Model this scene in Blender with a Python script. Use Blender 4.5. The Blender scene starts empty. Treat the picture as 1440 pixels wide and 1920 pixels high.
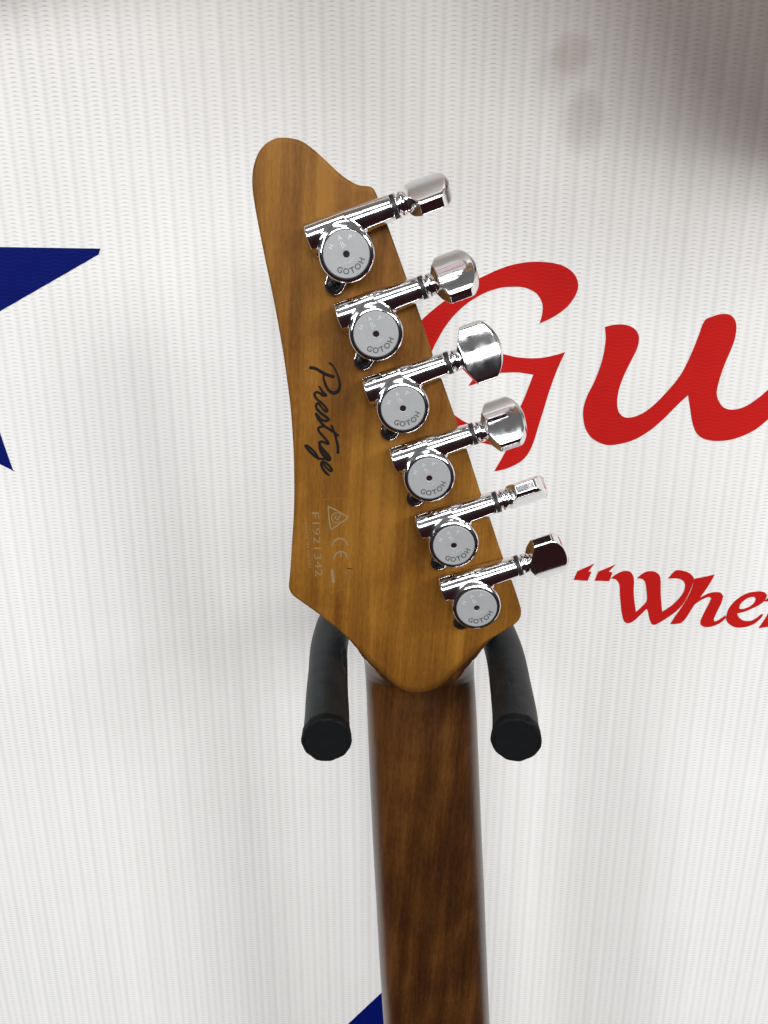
import bpy, bmesh, math, random
import numpy as np
from mathutils import Vector, Matrix
from mathutils.geometry import tessellate_polygon

random.seed(7)
R = math.radians
S = bpy.context.scene
COL = S.collection

# ------------------------------------------------------------------ camera
F = 1500.0                      # focal length in photo pixels (1440 x 1920)
PITCH = R(18.5)
CAMZ = 1.50
cam_d = bpy.data.cameras.new('camera')
cam = bpy.data.objects.new('camera', cam_d)
COL.objects.link(cam)
cam.location = (0, 0, CAMZ)
cam.rotation_euler = (R(90) - PITCH, 0, 0)
cam_d.sensor_fit = 'VERTICAL'
cam_d.sensor_height = 36
cam_d.lens = F / 1920 * 36
cam_d.clip_start = 0.01
cam_d.clip_end = 50
S.camera = cam

# ------------------------------------------------------------------ light of the shop
world = bpy.data.worlds.new('World')
S.world = world
world.use_nodes = True
wn, wl = world.node_tree.nodes, world.node_tree.links
bg = wn['Background']
tc = wn.new('ShaderNodeTexCoord')
sp = wn.new('ShaderNodeSeparateXYZ')
wl.new(tc.outputs['Generated'], sp.inputs[0])
ramp = wn.new('ShaderNodeValToRGB')
mr = wn.new('ShaderNodeMapRange')
mr.inputs[1].default_value = -1
mr.inputs[2].default_value = 1
wl.new(sp.outputs[2], mr.inputs[0])
wl.new(mr.outputs[0], ramp.inputs[0])
e = ramp.color_ramp.elements
e[0].position = 0.20; e[0].color = (0.028, 0.010, 0.011, 1)      # floor and dark stock below
e[1].position = 0.90; e[1].color = (0.165, 0.163, 0.162, 1)         # ceiling
for pos, c in ((0.46, (0.034, 0.022, 0.025, 1)), (0.56, (0.035, 0.036, 0.042, 1)), (0.66, (0.11, 0.111, 0.117, 1)), (0.78, (0.185, 0.184, 0.186, 1))):
    q = ramp.color_ramp.elements.new(pos); q.color = c
wl.new(ramp.outputs[0], bg.inputs[0])
bg.inputs[1].default_value = 0.85


def area(name, loc, target, sx, sy, power, col):
    d = bpy.data.lights.new(name, 'AREA')
    d.shape = 'RECTANGLE'; d.size = sx; d.size_y = sy
    d.energy = power; d.color = col
    o = bpy.data.objects.new(name, d); COL.objects.link(o)
    o.location = loc
    o.rotation_euler = (Vector(target) - Vector(loc)).to_track_quat('-Z', 'Y').to_euler()
    return o


area('ceiling_light', (0.15, -3.2, CAMZ + 1.15), (0.05, 0.39, CAMZ - 0.25), 2.8, 0.7, 92, (1.0, 0.995, 0.985))
area('ceiling_light', (-2.3, -1.9, CAMZ + 0.85), (0.0, 0.39, CAMZ - 0.35), 0.5, 1.6, 33, (0.98, 0.985, 1.0))
area('ceiling_light', (1.8, -1.6, CAMZ + 1.15), (0.05, 0.39, CAMZ - 0.30), 0.95, 0.75, 42, (0.98, 0.99, 1.0))
# added tube overhead, gives the chrome an extra streak
area('chrome_streak_tube', (-0.5, -1.5, CAMZ + 2.1), (0.0, -1.2, CAMZ - 1.0), 1.8, 0.25, 16, (0.95, 0.98, 1.0))

S.render.engine = 'CYCLES'
S.view_settings.view_transform = 'Standard'
S.view_settings.look = 'None'
S.view_settings.exposure = 0.03
S.view_settings.gamma = 1.0
S.render.film_transparent = False

# ------------------------------------------------------------------ real distances
YH = 0.270      # back face of the headstock
YW = 0.390      # front of the banner


def P(x, y, Y):
    """point of the vertical plane at depth Y that the photo shows at pixel x, y"""
    u, v = x - 720.0, y - 960.0
    dx, dy, dz = u, F * math.cos(PITCH) - v * math.sin(PITCH), -F * math.sin(PITCH) - v * math.cos(PITCH)
    t = Y / dy
    return Vector((dx * t, Y, CAMZ + dz * t))


# ------------------------------------------------------------------ helpers
def link(o, parent=None):
    COL.objects.link(o)
    if parent is not None:
        o.parent = parent
    return o


def thing(name, label, cat, loc):
    o = bpy.data.objects.new(name, None)
    o.empty_display_size = 0.01
    o.location = loc
    o['label'] = label
    o['category'] = cat
    return link(o)


def mesh_obj(name, verts, faces, mat, parent=None, smooth=True, org=None):
    """verts are world points; org (the parent's location) is taken off"""
    off = Vector(org) if org is not None else Vector((0, 0, 0))
    me = bpy.data.meshes.new(name)
    me.from_pydata([tuple(Vector(v) - off) for v in verts], [], faces)
    me.update()
    bm = bmesh.new(); bm.from_mesh(me)
    bmesh.ops.recalc_face_normals(bm, faces=bm.faces)
    bm.to_mesh(me); bm.free()
    if smooth:
        me.polygons.foreach_set('use_smooth', [True] * len(me.polygons))
    me.materials.append(mat)
    return link(bpy.data.objects.new(name, me), parent)


def sharp(o, deg=32):
    me = o.data
    bm = bmesh.new(); bm.from_mesh(me)
    for ed in bm.edges:
        if len(ed.link_faces) == 2 and ed.calc_face_angle(0) > R(deg):
            ed.smooth = False
    bm.to_mesh(me); bm.free()
    return o


def catmull(pts, n=6, closed=False, corners=()):
    """Catmull-Rom through pts; indices in corners stay sharp"""
    pts = [Vector(p) for p in pts]
    N = len(pts)
    out = []
    segs = N if closed else N - 1
    for i in range(segs):
        p1, p2 = pts[i], pts[(i + 1) % N]
        p0 = pts[i - 1] if (closed or i > 0) else p1
        p3 = pts[(i + 2) % N] if (closed or i + 2 < N) else p2
        if i in corners: p0 = p1
        if (i + 1) % N in corners: p3 = p2
        for k in range(n):
            t = k / n
            out.append(0.5 * ((2 * p1) + (p2 - p0) * t + (2 * p0 - 5 * p1 + 4 * p2 - p3) * t * t + (3 * p1 - p0 - 3 * p2 + p3) * t ** 3))
    if not closed:
        out.append(pts[-1])
    return out


def sweep(path, radii, seg=24, cap=True, wobble=None):
    """tube along a path of points; returns verts, faces"""
    path = [Vector(p) for p in path]
    vs, fs = [], []
    up = Vector((0.123, 0.31, 1)).normalized()
    prev = None
    for i, p in enumerate(path):
        t = (path[min(i + 1, len(path) - 1)] - path[max(i - 1, 0)]).normalized()
        if prev is None:
            a = up.cross(t).normalized()
        else:
            a = (prev - t * prev.dot(t)).normalized()
        prev = a
        b = t.cross(a)
        for k in range(seg):
            th = 2 * math.pi * k / seg
            r = radii[i] * (1 + (wobble(i, th) if wobble else 0))
            vs.append(p + a * (math.cos(th) * r) + b * (math.sin(th) * r))
    for i in range(len(path) - 1):
        for k in range(seg):
            k2 = (k + 1) % seg
            fs.append((i * seg + k, i * seg + k2, (i + 1) * seg + k2, (i + 1) * seg + k))
    if cap:
        fs.append(tuple(reversed(range(seg))))
        fs.append(tuple((len(path) - 1) * seg + k for k in range(seg)))
    return vs, fs


def plate(loops, y0, y1):
    """solid plate from 2-D loops (x, z); the first is the outline, others are holes"""
    tri = tessellate_polygon([[Vector((x, z, 0)) for x, z in lp] for lp in loops])
    flat = [p for lp in loops for p in lp]
    n = len(flat)
    vs = [(x, y0, z) for x, z in flat] + [(x, y1, z) for x, z in flat]
    fs = [tuple(t) for t in tri] + [tuple(reversed([i + n for i in t])) for t in tri]
    s = 0
    for lp in loops:
        m = len(lp)
        for i in range(m):
            j = (i + 1) % m
            fs.append((s + i, s + j, s + j + n, s + i + n))
        s += m
    return vs, fs


NORMALS = {}


def surface_nets(fn, lo, hi, h, proj=3):
    """closed mesh of fn == 0 (negative inside); fn takes arrays x, y, z"""
    ax = [np.arange(lo[i], hi[i] + h, h) for i in range(3)]
    X, Y, Z = np.meshgrid(*ax, indexing='ij')
    V = fn(X, Y, Z)
    ins = V < 0
    c = np.zeros(tuple(s - 1 for s in V.shape), int)
    for dx in (0, 1):
        for dy in (0, 1):
            for dz in (0, 1):
                c += ins[dx:dx + c.shape[0], dy:dy + c.shape[1], dz:dz + c.shape[2]]
    act = (c > 0) & (c < 8)
    idx = -np.ones(c.shape, int)
    I = np.argwhere(act)
    idx[act] = np.arange(len(I))
    pts = np.array(lo) + (I + 0.5) * h
    faces = []
    for d in range(3):
        sl0 = [slice(None)] * 3; sl1 = [slice(None)] * 3
        sl0[d] = slice(0, -1); sl1[d] = slice(1, None)
        ch = ins[tuple(sl0)] != ins[tuple(sl1)]
        o1, o2 = [k for k in range(3) if k != d]
        for g in np.argwhere(ch):
            if g[o1] == 0 or g[o2] == 0 or g[o1] >= c.shape[o1] or g[o2] >= c.shape[o2]:
                continue
            q = []
            for (p, r_) in ((0, 0), (1, 0), (1, 1), (0, 1)):
                w = list(g); w[o1] -= p; w[o2] -= r_
                q.append(int(idx[tuple(w)]))
            if min(q) >= 0:
                faces.append(tuple(q))
    eps = h * 0.05
    for _ in range(proj):
        x, y, z = pts.T
        v = fn(x, y, z)
        g = np.stack([(fn(x + eps, y, z) - fn(x - eps, y, z)), (fn(x, y + eps, z) - fn(x, y - eps, z)), (fn(x, y, z + eps) - fn(x, y, z - eps))], 1) / (2 * eps)
        n2 = np.maximum((g * g).sum(1), 1e-6)
        step = np.clip(v / n2, -h, h)
        pts = pts - g * step[:, None]
    x, y, z = pts.T
    g = np.stack([(fn(x + eps, y, z) - fn(x - eps, y, z)), (fn(x, y + eps, z) - fn(x, y - eps, z)), (fn(x, y, z + eps) - fn(x, y, z - eps))], 1)
    g /= np.maximum(np.linalg.norm(g, axis=1), 1e-9)[:, None]
    NORMALS['last'] = g
    return pts, faces


def smin(a, b, k):
    h = np.clip(0.5 + 0.5 * (b - a) / k, 0, 1)
    return b + (a - b) * h - k * h * (1 - h)


def smax(a, b, k):
    return -smin(-a, -b, k)


_font_cache = {}


def text_mesh(s, size):
    """2-D triangles of a word, centred on x, baseline at 0"""
    key = (s, size)
    if key in _font_cache:
        return _font_cache[key]
    cu = bpy.data.curves.new('lettering', 'FONT')
    cu.body = s; cu.size = size; cu.align_x = 'CENTER'; cu.resolution_u = 3
    o = bpy.data.objects.new('lettering', cu)
    COL.objects.link(o)
    dg = bpy.context.evaluated_depsgraph_get()
    me = o.evaluated_get(dg).to_mesh()
    vs = [tuple(v.co) for v in me.vertices]
    fs = [tuple(p.vertices) for p in me.polygons]
    o.evaluated_get(dg).to_mesh_clear()
    bpy.data.objects.remove(o); bpy.data.curves.remove(cu)
    _font_cache[key] = (vs, fs)
    return vs, fs


# ------------------------------------------------------------------ materials
def mat(name):
    m = bpy.data.materials.new(name)
    m.use_nodes = True
    nt = m.node_tree
    return m, nt, nt.nodes, nt.links, nt.nodes['Principled BSDF']


def math_node(nt, op, a, b=None, c=None):
    n = nt.nodes.new('ShaderNodeMath'); n.operation = op
    for i, v in enumerate((a, b, c)):
        if v is None: continue
        if isinstance(v, (int, float)): n.inputs[i].default_value = v
        else: nt.links.new(v, n.inputs[i])
    return n.outputs[0]


def plain(name, col, rough=0.5, metal=0.0, coat=0.0, bump=None, spec=0.5):
    m, nt, N, L, b = mat(name)
    b.inputs['Base Color'].default_value = (*col, 1)
    b.inputs['Roughness'].default_value = rough
    b.inputs['Metallic'].default_value = metal
    b.inputs['Coat Weight'].default_value = coat
    b.inputs['Specular IOR Level'].default_value = spec
    t = N.new('ShaderNodeTexCoord')
    nz = N.new('ShaderNodeTexNoise'); nz.inputs['Scale'].default_value = bump[0] if bump else 400
    nz.inputs['Detail'].default_value = 5
    L.new(t.outputs['Object'], nz.inputs['Vector'])
    r = N.new('ShaderNodeMapRange')
    r.inputs[3].default_value = max(0.01, rough * 0.8); r.inputs[4].default_value = min(1, rough * 1.25)
    L.new(nz.outputs['Fac'], r.inputs[0]); L.new(r.outputs[0], b.inputs['Roughness'])
    n3 = N.new('ShaderNodeTexNoise'); n3.inputs['Scale'].default_value = 180; n3.inputs['Detail'].default_value = 6
    L.new(t.outputs['Object'], n3.inputs['Vector'])
    mc = N.new('ShaderNodeMix'); mc.data_type = 'RGBA'
    mc.inputs[6].default_value = (*[c * 0.86 for c in col], 1); mc.inputs[7].default_value = (*[min(1, c * 1.14) for c in col], 1)
    L.new(n3.outputs['Fac'], mc.inputs[0]); L.new(mc.outputs[2], b.inputs['Base Color'])
    if bump:
        bp = N.new('ShaderNodeBump'); bp.inputs['Strength'].default_value = bump[1]
        bp.inputs['Distance'].default_value = bump[2]
        L.new(nz.outputs['Fac'], bp.inputs['Height']); L.new(bp.outputs[0], b.inputs['Normal'])
    return m


RIB = 0.0087
ROW = 0.00181


def banner_mat():
    m, nt, N, L, b = mat('ribbed_vinyl')
    t = N.new('ShaderNodeTexCoord')
    s = N.new('ShaderNodeSeparateXYZ'); L.new(t.outputs['Object'], s.inputs[0])
    warp = N.new('ShaderNodeTexNoise'); warp.inputs['Scale'].default_value = 60; warp.inputs['Detail'].default_value = 2
    L.new(t.outputs['Object'], warp.inputs['Vector'])
    wv = math_node(nt, 'MULTIPLY', math_node(nt, 'SUBTRACT', warp.outputs['Fac'], 0.5), 0.35)
    u = math_node(nt, 'MULTIPLY', s.outputs[0], 2 * math.pi / RIB)
    cu = math_node(nt, 'COSINE', u)
    arch = math_node(nt, 'MULTIPLY', cu, 0.26)
    w = math_node(nt, 'ADD', math_node(nt, 'SUBTRACT', math_node(nt, 'MULTIPLY', s.outputs[2], 1 / ROW), arch), wv)
    line = math_node(nt, 'SINE', math_node(nt, 'MULTIPLY', w, 2 * math.pi))
    line = math_node(nt, 'MULTIPLY_ADD', line, 0.5, 0.5)
    slit = math_node(nt, 'POWER', line, 4.0)                # narrow gap under every strand
    crest = math_node(nt, 'POWER', math_node(nt, 'MULTIPLY_ADD', cu, 0.5, 0.5), 4.0)
    valley = math_node(nt, 'POWER', math_node(nt, 'MULTIPLY_ADD', cu, -0.5, 0.5), 5.0)
    gate = math_node(nt, 'ADD', math_node(nt, 'MULTIPLY_ADD', crest, 0.90, 0.10), math_node(nt, 'MULTIPLY', valley, 0.5))
    big = N.new('ShaderNodeTexNoise'); big.inputs['Scale'].default_value = 14; big.inputs['Detail'].default_value = 3
    L.new(t.outputs['Object'], big.inputs['Vector'])
    vary = math_node(nt, 'MULTIPLY_ADD', big.outputs['Fac'], 1.6, 0.1)
    hole = math_node(nt, 'MULTIPLY', math_node(nt, 'MULTIPLY', slit, gate), vary)
    mix = N.new('ShaderNodeMix'); mix.data_type = 'RGBA'
    mix.inputs[6].default_value = (0.82, 0.82, 0.815, 1)
    mix.inputs[7].default_value = (0.42, 0.42, 0.41, 1)
    L.new(math_node(nt, 'MULTIPLY', hole, 0.60), mix.inputs[0])  # shade in the weave gaps, put into the base colour
    # faint grey tone along the seams between ribs
    mix2 = N.new('ShaderNodeMix'); mix2.data_type = 'RGBA'
    mix2.inputs[7].default_value = (0.60, 0.60, 0.595, 1)
    L.new(mix.outputs[2], mix2.inputs[6])
    L.new(math_node(nt, 'MULTIPLY', valley, 0.32), mix2.inputs[0])
    # specks
    vo = N.new('ShaderNodeTexVoronoi'); vo.inputs['Scale'].default_value = 21
    L.new(t.outputs['Object'], vo.inputs['Vector'])
    sk = math_node(nt, 'LESS_THAN', vo.outputs['Distance'], 0.017)
    mix3 = N.new('ShaderNodeMix'); mix3.data_type = 'RGBA'
    mix3.inputs[7].default_value = (0.15, 0.13, 0.12, 1)
    L.new(mix2.outputs[2], mix3.inputs[6]); L.new(sk, mix3.inputs[0])
    last = mix3.outputs[2]
    # uneven yellowing, and soft brown spots near the top
    yl = N.new('ShaderNodeTexNoise'); yl.inputs['Scale'].default_value = 5; yl.inputs['Detail'].default_value = 4
    L.new(t.outputs['Object'], yl.inputs['Vector'])
    m4 = N.new('ShaderNodeMix'); m4.data_type = 'RGBA'; m4.blend_type = 'MULTIPLY'
    m4.inputs[7].default_value = (0.95, 0.945, 0.925, 1)
    L.new(last, m4.inputs[6]); L.new(yl.outputs['Fac'], m4.inputs[0]); last = m4.outputs[2]
    # every rib is woven a little differently
    st_ = N.new('ShaderNodeMapping'); st_.inputs['Scale'].default_value = (1, 1, 0.03)
    L.new(t.outputs['Object'], st_.inputs['Vector'])
    rn_ = N.new('ShaderNodeTexNoise'); rn_.inputs['Scale'].default_value = 130; rn_.inputs['Detail'].default_value = 3
    L.new(st_.outputs[0], rn_.inputs['Vector'])
    m6 = N.new('ShaderNodeMix'); m6.data_type = 'RGBA'; m6.blend_type = 'MULTIPLY'
    m6.inputs[7].default_value = (0.955, 0.955, 0.95, 1)
    L.new(last, m6.inputs[6])
    L.new(math_node(nt, 'MULTIPLY_ADD', rn_.outputs['Fac'], 2.2, -0.75), m6.inputs[0]); last = m6.outputs[2]
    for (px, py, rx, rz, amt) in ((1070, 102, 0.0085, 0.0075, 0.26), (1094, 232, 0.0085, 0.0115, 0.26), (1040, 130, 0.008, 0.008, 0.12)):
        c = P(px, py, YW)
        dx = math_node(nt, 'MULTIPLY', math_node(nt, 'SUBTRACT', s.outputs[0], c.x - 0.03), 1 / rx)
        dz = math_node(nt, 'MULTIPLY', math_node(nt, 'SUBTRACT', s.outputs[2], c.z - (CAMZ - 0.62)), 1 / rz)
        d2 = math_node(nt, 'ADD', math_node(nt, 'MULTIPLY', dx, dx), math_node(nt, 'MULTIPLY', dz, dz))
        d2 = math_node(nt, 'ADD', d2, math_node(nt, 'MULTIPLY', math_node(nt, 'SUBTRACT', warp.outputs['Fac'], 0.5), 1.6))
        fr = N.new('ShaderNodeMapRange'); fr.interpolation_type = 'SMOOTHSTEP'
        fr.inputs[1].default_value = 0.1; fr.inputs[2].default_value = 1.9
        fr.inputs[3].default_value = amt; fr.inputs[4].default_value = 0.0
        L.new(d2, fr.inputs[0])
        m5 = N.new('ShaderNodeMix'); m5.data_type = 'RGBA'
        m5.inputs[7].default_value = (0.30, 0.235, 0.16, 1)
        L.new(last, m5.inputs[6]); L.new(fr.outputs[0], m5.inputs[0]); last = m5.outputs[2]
    L.new(last, b.inputs['Base Color'])
    b.inputs['Roughness'].default_value = 0.55
    b.inputs['Specular IOR Level'].default_value = 0.12
    hgt = math_node(nt, 'SUBTRACT', 1.0, math_node(nt, 'MULTIPLY', slit, math_node(nt, 'MULTIPLY_ADD', gate, 0.9, 0.1)))
    bp = N.new('ShaderNodeBump'); bp.inputs['Strength'].default_value = 0.28; bp.inputs['Distance'].default_value = 0.0003
    L.new(hgt, bp.inputs['Height']); L.new(bp.outputs[0], b.inputs['Normal'])
    return m


def print_mat(name, col):
    m, nt, N, L, b = mat(name)
    t = N.new('ShaderNodeTexCoord')
    s = N.new('ShaderNodeSeparateXYZ'); L.new(t.outputs['Object'], s.inputs[0])
    cu = math_node(nt, 'COSINE', math_node(nt, 'MULTIPLY', s.outputs[0], 2 * math.pi / RIB))
    w = math_node(nt, 'SUBTRACT', math_node(nt, 'MULTIPLY', s.outputs[2], 1 / ROW), math_node(nt, 'MULTIPLY', cu, 0.26))
    ln = math_node(nt, 'SINE', math_node(nt, 'MULTIPLY', w, 2 * math.pi))
    nz = N.new('ShaderNodeTexNoise'); nz.inputs['Scale'].default_value = 70; nz.inputs['Detail'].default_value = 4
    L.new(t.outputs['Object'], nz.inputs['Vector'])
    mix = N.new('ShaderNodeMix'); mix.data_type = 'RGBA'
    mix.inputs[6].default_value = (col[0] * 0.92, col[1] * 0.85, col[2] * 0.9, 1)
    mix.inputs[7].default_value = (col[0] * 1.08, col[1] * 1.2, col[2] * 1.1, 1)
    L.new(nz.outputs['Fac'], mix.inputs[0]); L.new(mix.outputs[2], b.inputs['Base Color'])
    b.inputs['Roughness'].default_value = 0.6
    b.inputs['Specular IOR Level'].default_value = 0.06
    bp = N.new('ShaderNodeBump'); bp.inputs['Strength'].default_value = 0.12; bp.inputs['Distance'].default_value = 0.0002
    hh = math_node(nt, 'ADD', ln, math_node(nt, 'MULTIPLY', nz.outputs['Fac'], 4.0))
    L.new(hh, bp.inputs['Height']); L.new(bp.outputs[0], b.inputs['Normal'])
    return m


def wood(name, dark, mid, light, rough, coat, coat_rough, lean):
    m, nt, N, L, b = mat(name)
    t = N.new('ShaderNodeTexCoord')
    mp = N.new('ShaderNodeMapping'); mp.inputs['Rotation'].default_value = (0, lean, 0)
    L.new(t.outputs['Object'], mp.inputs['Vector'])

    def noise(scale, stretch, detail, dist=0.0):
        q = N.new('ShaderNodeMapping'); q.inputs['Scale'].default_value = stretch
        L.new(mp.outputs[0], q.inputs['Vector'])
        n = N.new('ShaderNodeTexNoise'); n.inputs['Scale'].default_value = scale
        n.inputs['Detail'].default_value = detail; n.inputs['Distortion'].default_value = dist
        n.inputs['Roughness'].default_value = 0.55
        L.new(q.outputs[0], n.inputs['Vector'])
        return n.outputs['Fac']
    band = noise(125, (1, 0.6, 0.05), 4, 0.3)           # broad grain stripes along the neck
    fine = noise(900, (1, 1, 0.035), 4)                  # fine fibres
    cloud = noise(34, (1, 1, 0.7), 3, 0.4)               # chatoyant blotches
    fleck = noise(1500, (1, 1, 0.25), 2)
    a = math_node(nt, 'MULTIPLY_ADD', band, 0.95, -0.17)
    a = math_node(nt, 'ADD', a, math_node(nt, 'MULTIPLY', fine, 0.34))
    a = math_node(nt, 'ADD', a, math_node(nt, 'MULTIPLY', cloud, 0.75))
    a = math_node(nt, 'ADD', a, math_node(nt, 'MULTIPLY', fleck, 0.34))
    r = N.new('ShaderNodeMapRange'); r.inputs[1].default_value = 0.78; r.inputs[2].default_value = 1.24
    L.new(a, r.inputs[0])
    cr = N.new('ShaderNodeValToRGB')
    cr.color_ramp.elements[0].color = (*dark, 1); cr.color_ramp.elements[1].color = (*light, 1)
    q = cr.color_ramp.elements.new(0.5); q.color = (*mid, 1)
    L.new(r.outputs[0], cr.inputs[0])
    # where the head runs into the neck its colour blends into the darker neck tone
    at = N.new('ShaderNodeAttribute'); at.attribute_name = 'neck_tone'
    mx = N.new('ShaderNodeMix'); mx.data_type = 'RGBA'
    mx.inputs[7].default_value = (0.055, 0.021, 0.0048, 1)
    L.new(cr.outputs[0], mx.inputs[6])
    L.new(math_node(nt, 'MULTIPLY', at.outputs['Fac'], math_node(nt, 'MULTIPLY_ADD', band, 0.6, 0.5)), mx.inputs[0])
    L.new(mx.outputs[2], b.inputs['Base Color'])
    b.inputs['Roughness'].default_value = rough
    b.inputs['Specular IOR Level'].default_value = 0.15
    b.inputs['Coat Weight'].default_value = coat
    b.inputs['Coat Roughness'].default_value = coat_rough
    bp = N.new('ShaderNodeBump'); bp.inputs['Strength'].default_value = 0.05; bp.inputs['Distance'].default_value = 0.0002
    L.new(fine, bp.inputs['Height']); L.new(bp.outputs[0], b.inputs['Normal'])
    return m


def chrome_mat():
    m, nt, N, L, b = mat('chrome')
    b.inputs['Base Color'].default_value = (0.86, 0.86, 0.87, 1)
    b.inputs['Metallic'].default_value = 1
    t = N.new('ShaderNodeTexCoord')
    nz = N.new('ShaderNodeTexNoise'); nz.inputs['Scale'].default_value = 260; nz.inputs['Detail'].default_value = 6
    L.new(t.outputs['Object'], nz.inputs['Vector'])
    r = N.new('ShaderNodeMapRange'); r.inputs[1].default_value = 0.35; r.inputs[2].default_value = 0.75
    r.inputs[3].default_value = 0.05; r.inputs[4].default_value = 0.15
    L.new(nz.outputs['Fac'], r.inputs[0]); L.new(r.outputs[0], b.inputs['Roughness'])
    n2 = N.new('ShaderNodeTexNoise'); n2.inputs['Scale'].default_value = 900
    L.new(t.outputs['Object'], n2.inputs['Vector'])
    bp = N.new('ShaderNodeBump'); bp.inputs['Strength'].default_value = 0.012; bp.inputs['Distance'].default_value = 0.0001
    L.new(n2.outputs['Fac'], bp.inputs['Height']); L.new(bp.outputs[0], b.inputs['Normal'])
    return m


def foam_mat():
    m, nt, N, L, b = mat('black_foam')
    t = N.new('ShaderNodeTexCoord')
    nz = N.new('ShaderNodeTexNoise'); nz.inputs['Scale'].default_value = 120; nz.inputs['Detail'].default_value = 7
    L.new(t.outputs['Object'], nz.inputs['Vector'])
    cr = N.new('ShaderNodeValToRGB')
    cr.color_ramp.elements[0].position = 0.3; cr.color_ramp.elements[0].color = (0.006, 0.0088, 0.0104, 1)
    cr.color_ramp.elements[1].position = 0.75; cr.color_ramp.elements[1].color = (0.014, 0.0200, 0.0235, 1)
    L.new(nz.outputs['Fac'], cr.inputs[0]); L.new(cr.outputs[0], b.inputs['Base Color'])
    b.inputs['Roughness'].default_value = 0.46
    b.inputs['Specular IOR Level'].default_value = 0.22
    n2 = N.new('ShaderNodeTexNoise'); n2.inputs['Scale'].default_value = 1400; n2.inputs['Detail'].default_value = 3
    L.new(t.outputs['Object'], n2.inputs['Vector'])
    hs = math_node(nt, 'ADD', math_node(nt, 'MULTIPLY', nz.outputs['Fac'], 2.0), n2.outputs['Fac'])
    bp = N.new('ShaderNodeBump'); bp.inputs['Strength'].default_value = 0.35; bp.inputs['Distance'].default_value = 0.0005
    L.new(hs, bp.inputs['Height']); L.new(bp.outputs[0], b.inputs['Normal'])
    return m


LEAN = R(-3.4)
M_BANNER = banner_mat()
M_RED = print_mat('red_print', (0.46, 0.0105, 0.009))
M_BLUE = print_mat('blue_print', (0.0012, 0.0060, 0.110))
M_HEAD = wood('headstock_maple', (0.102, 0.037, 0.0050), (0.172, 0.069, 0.0085), (0.250, 0.110, 0.0155), 0.46, 0.0, 0.15, LEAN)
M_NECK = wood('roasted_neck_maple', (0.024, 0.0088, 0.0028), (0.052, 0.0190, 0.0046), (0.100, 0.038, 0.0085), 0.36, 0.7, 0.24, LEAN)
M_FRETB = wood('fretboard_maple', (0.10, 0.045, 0.012), (0.17, 0.08, 0.022), (0.24, 0.12, 0.035), 0.45, 0.1, 0.3, LEAN)
M_CHROME = chrome_mat()
M_CAP = plain('satin_nickel', (0.32, 0.328, 0.332), 0.55, 0.2, bump=(3000, 0.05, 0.0001))
M_ENGRAVE = plain('engraved_groove', (0.075, 0.077, 0.08), 0.5, 0.0)
M_EMBOSS = plain('embossed_nickel', (0.68, 0.69, 0.70), 0.3, 0.3)
M_BLACK = plain('black_nylon', (0.012, 0.012, 0.013), 0.45)
M_SCREW = plain('black_screw', (0.020, 0.021, 0.023), 0.28, 0.5)
M_WASHER = plain('white_nylon', (0.62, 0.62, 0.60), 0.4)
M_HOLE = plain('hole_black', (0.004, 0.004, 0.004), 0.8, spec=0.1)
M_INK = plain('black_ink', (0.006, 0.005, 0.004), 0.5, spec=0.15)
M_GHOST = plain('faded_silver_decal', (0.225, 0.146, 0.064), 0.45)
M_GHOST2 = plain('thin_decal_line', (0.225, 0.108, 0.024), 0.45)
M_FOAM = foam_mat()
M_RUBBER = plain('rubber_end_cap', (0.0035, 0.004, 0.0045), 0.65, bump=(500, 0.3, 0.0004), spec=0.15)
M_STEEL = plain('black_steel', (0.02, 0.02, 0.022), 0.4, 0.6)
M_BONE = plain('nut_bone', (0.6, 0.55, 0.42), 0.4)
M_BODY = wood('walnut_body', (0.30, 0.125, 0.03), (0.42, 0.20, 0.05), (0.52, 0.27, 0.08), 0.35, 0.4, 0.2, 0.0)

# ================================================================== banner
b_org = Vector((0.03, YW, CAMZ - 0.62))
banner = thing('vinyl_banner', 'white ribbed vinyl banner with red lettering and blue stars, hanging behind the guitar', 'banner', b_org)
x0, x1, z0, z1 = -1.30, 1.40, CAMZ - 1.15, CAMZ + 0.85
vs, fs = [], []
prof = []
SEG = 8
nx = int((x1 - x0) / RIB * SEG)
for i in range(nx + 1):
    x = x0 + (x1 - x0) * i / nx
    c = math.cos(2 * math.pi * (x - b_org.x) / RIB)
    d = 0.00020 * (1 - (0.5 + 0.5 * c) ** 0.6)             # broad rounded ribs, narrow seams
    prof.append((x, d))
rows = 24
for j in range(rows + 1):
    z = z0 + (z1 - z0) * j / rows
    for x, d in prof:
        vs.append((x, YW + d, z))
for j in range(rows):
    for i in range(nx):
        a = j * (nx + 1) + i
        fs.append((a, a + 1, a + nx + 2, a + nx + 1))
nb = len(vs)
for x, z in ((x0, z0), (x1, z0), (x1, z1), (x0, z1)):
    vs.append((x, YW + 0.0016, z))
fs.append((nb, nb + 3, nb + 2, nb + 1))
mesh_obj('sheet', vs, fs, M_BANNER, banner, True, b_org)


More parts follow.
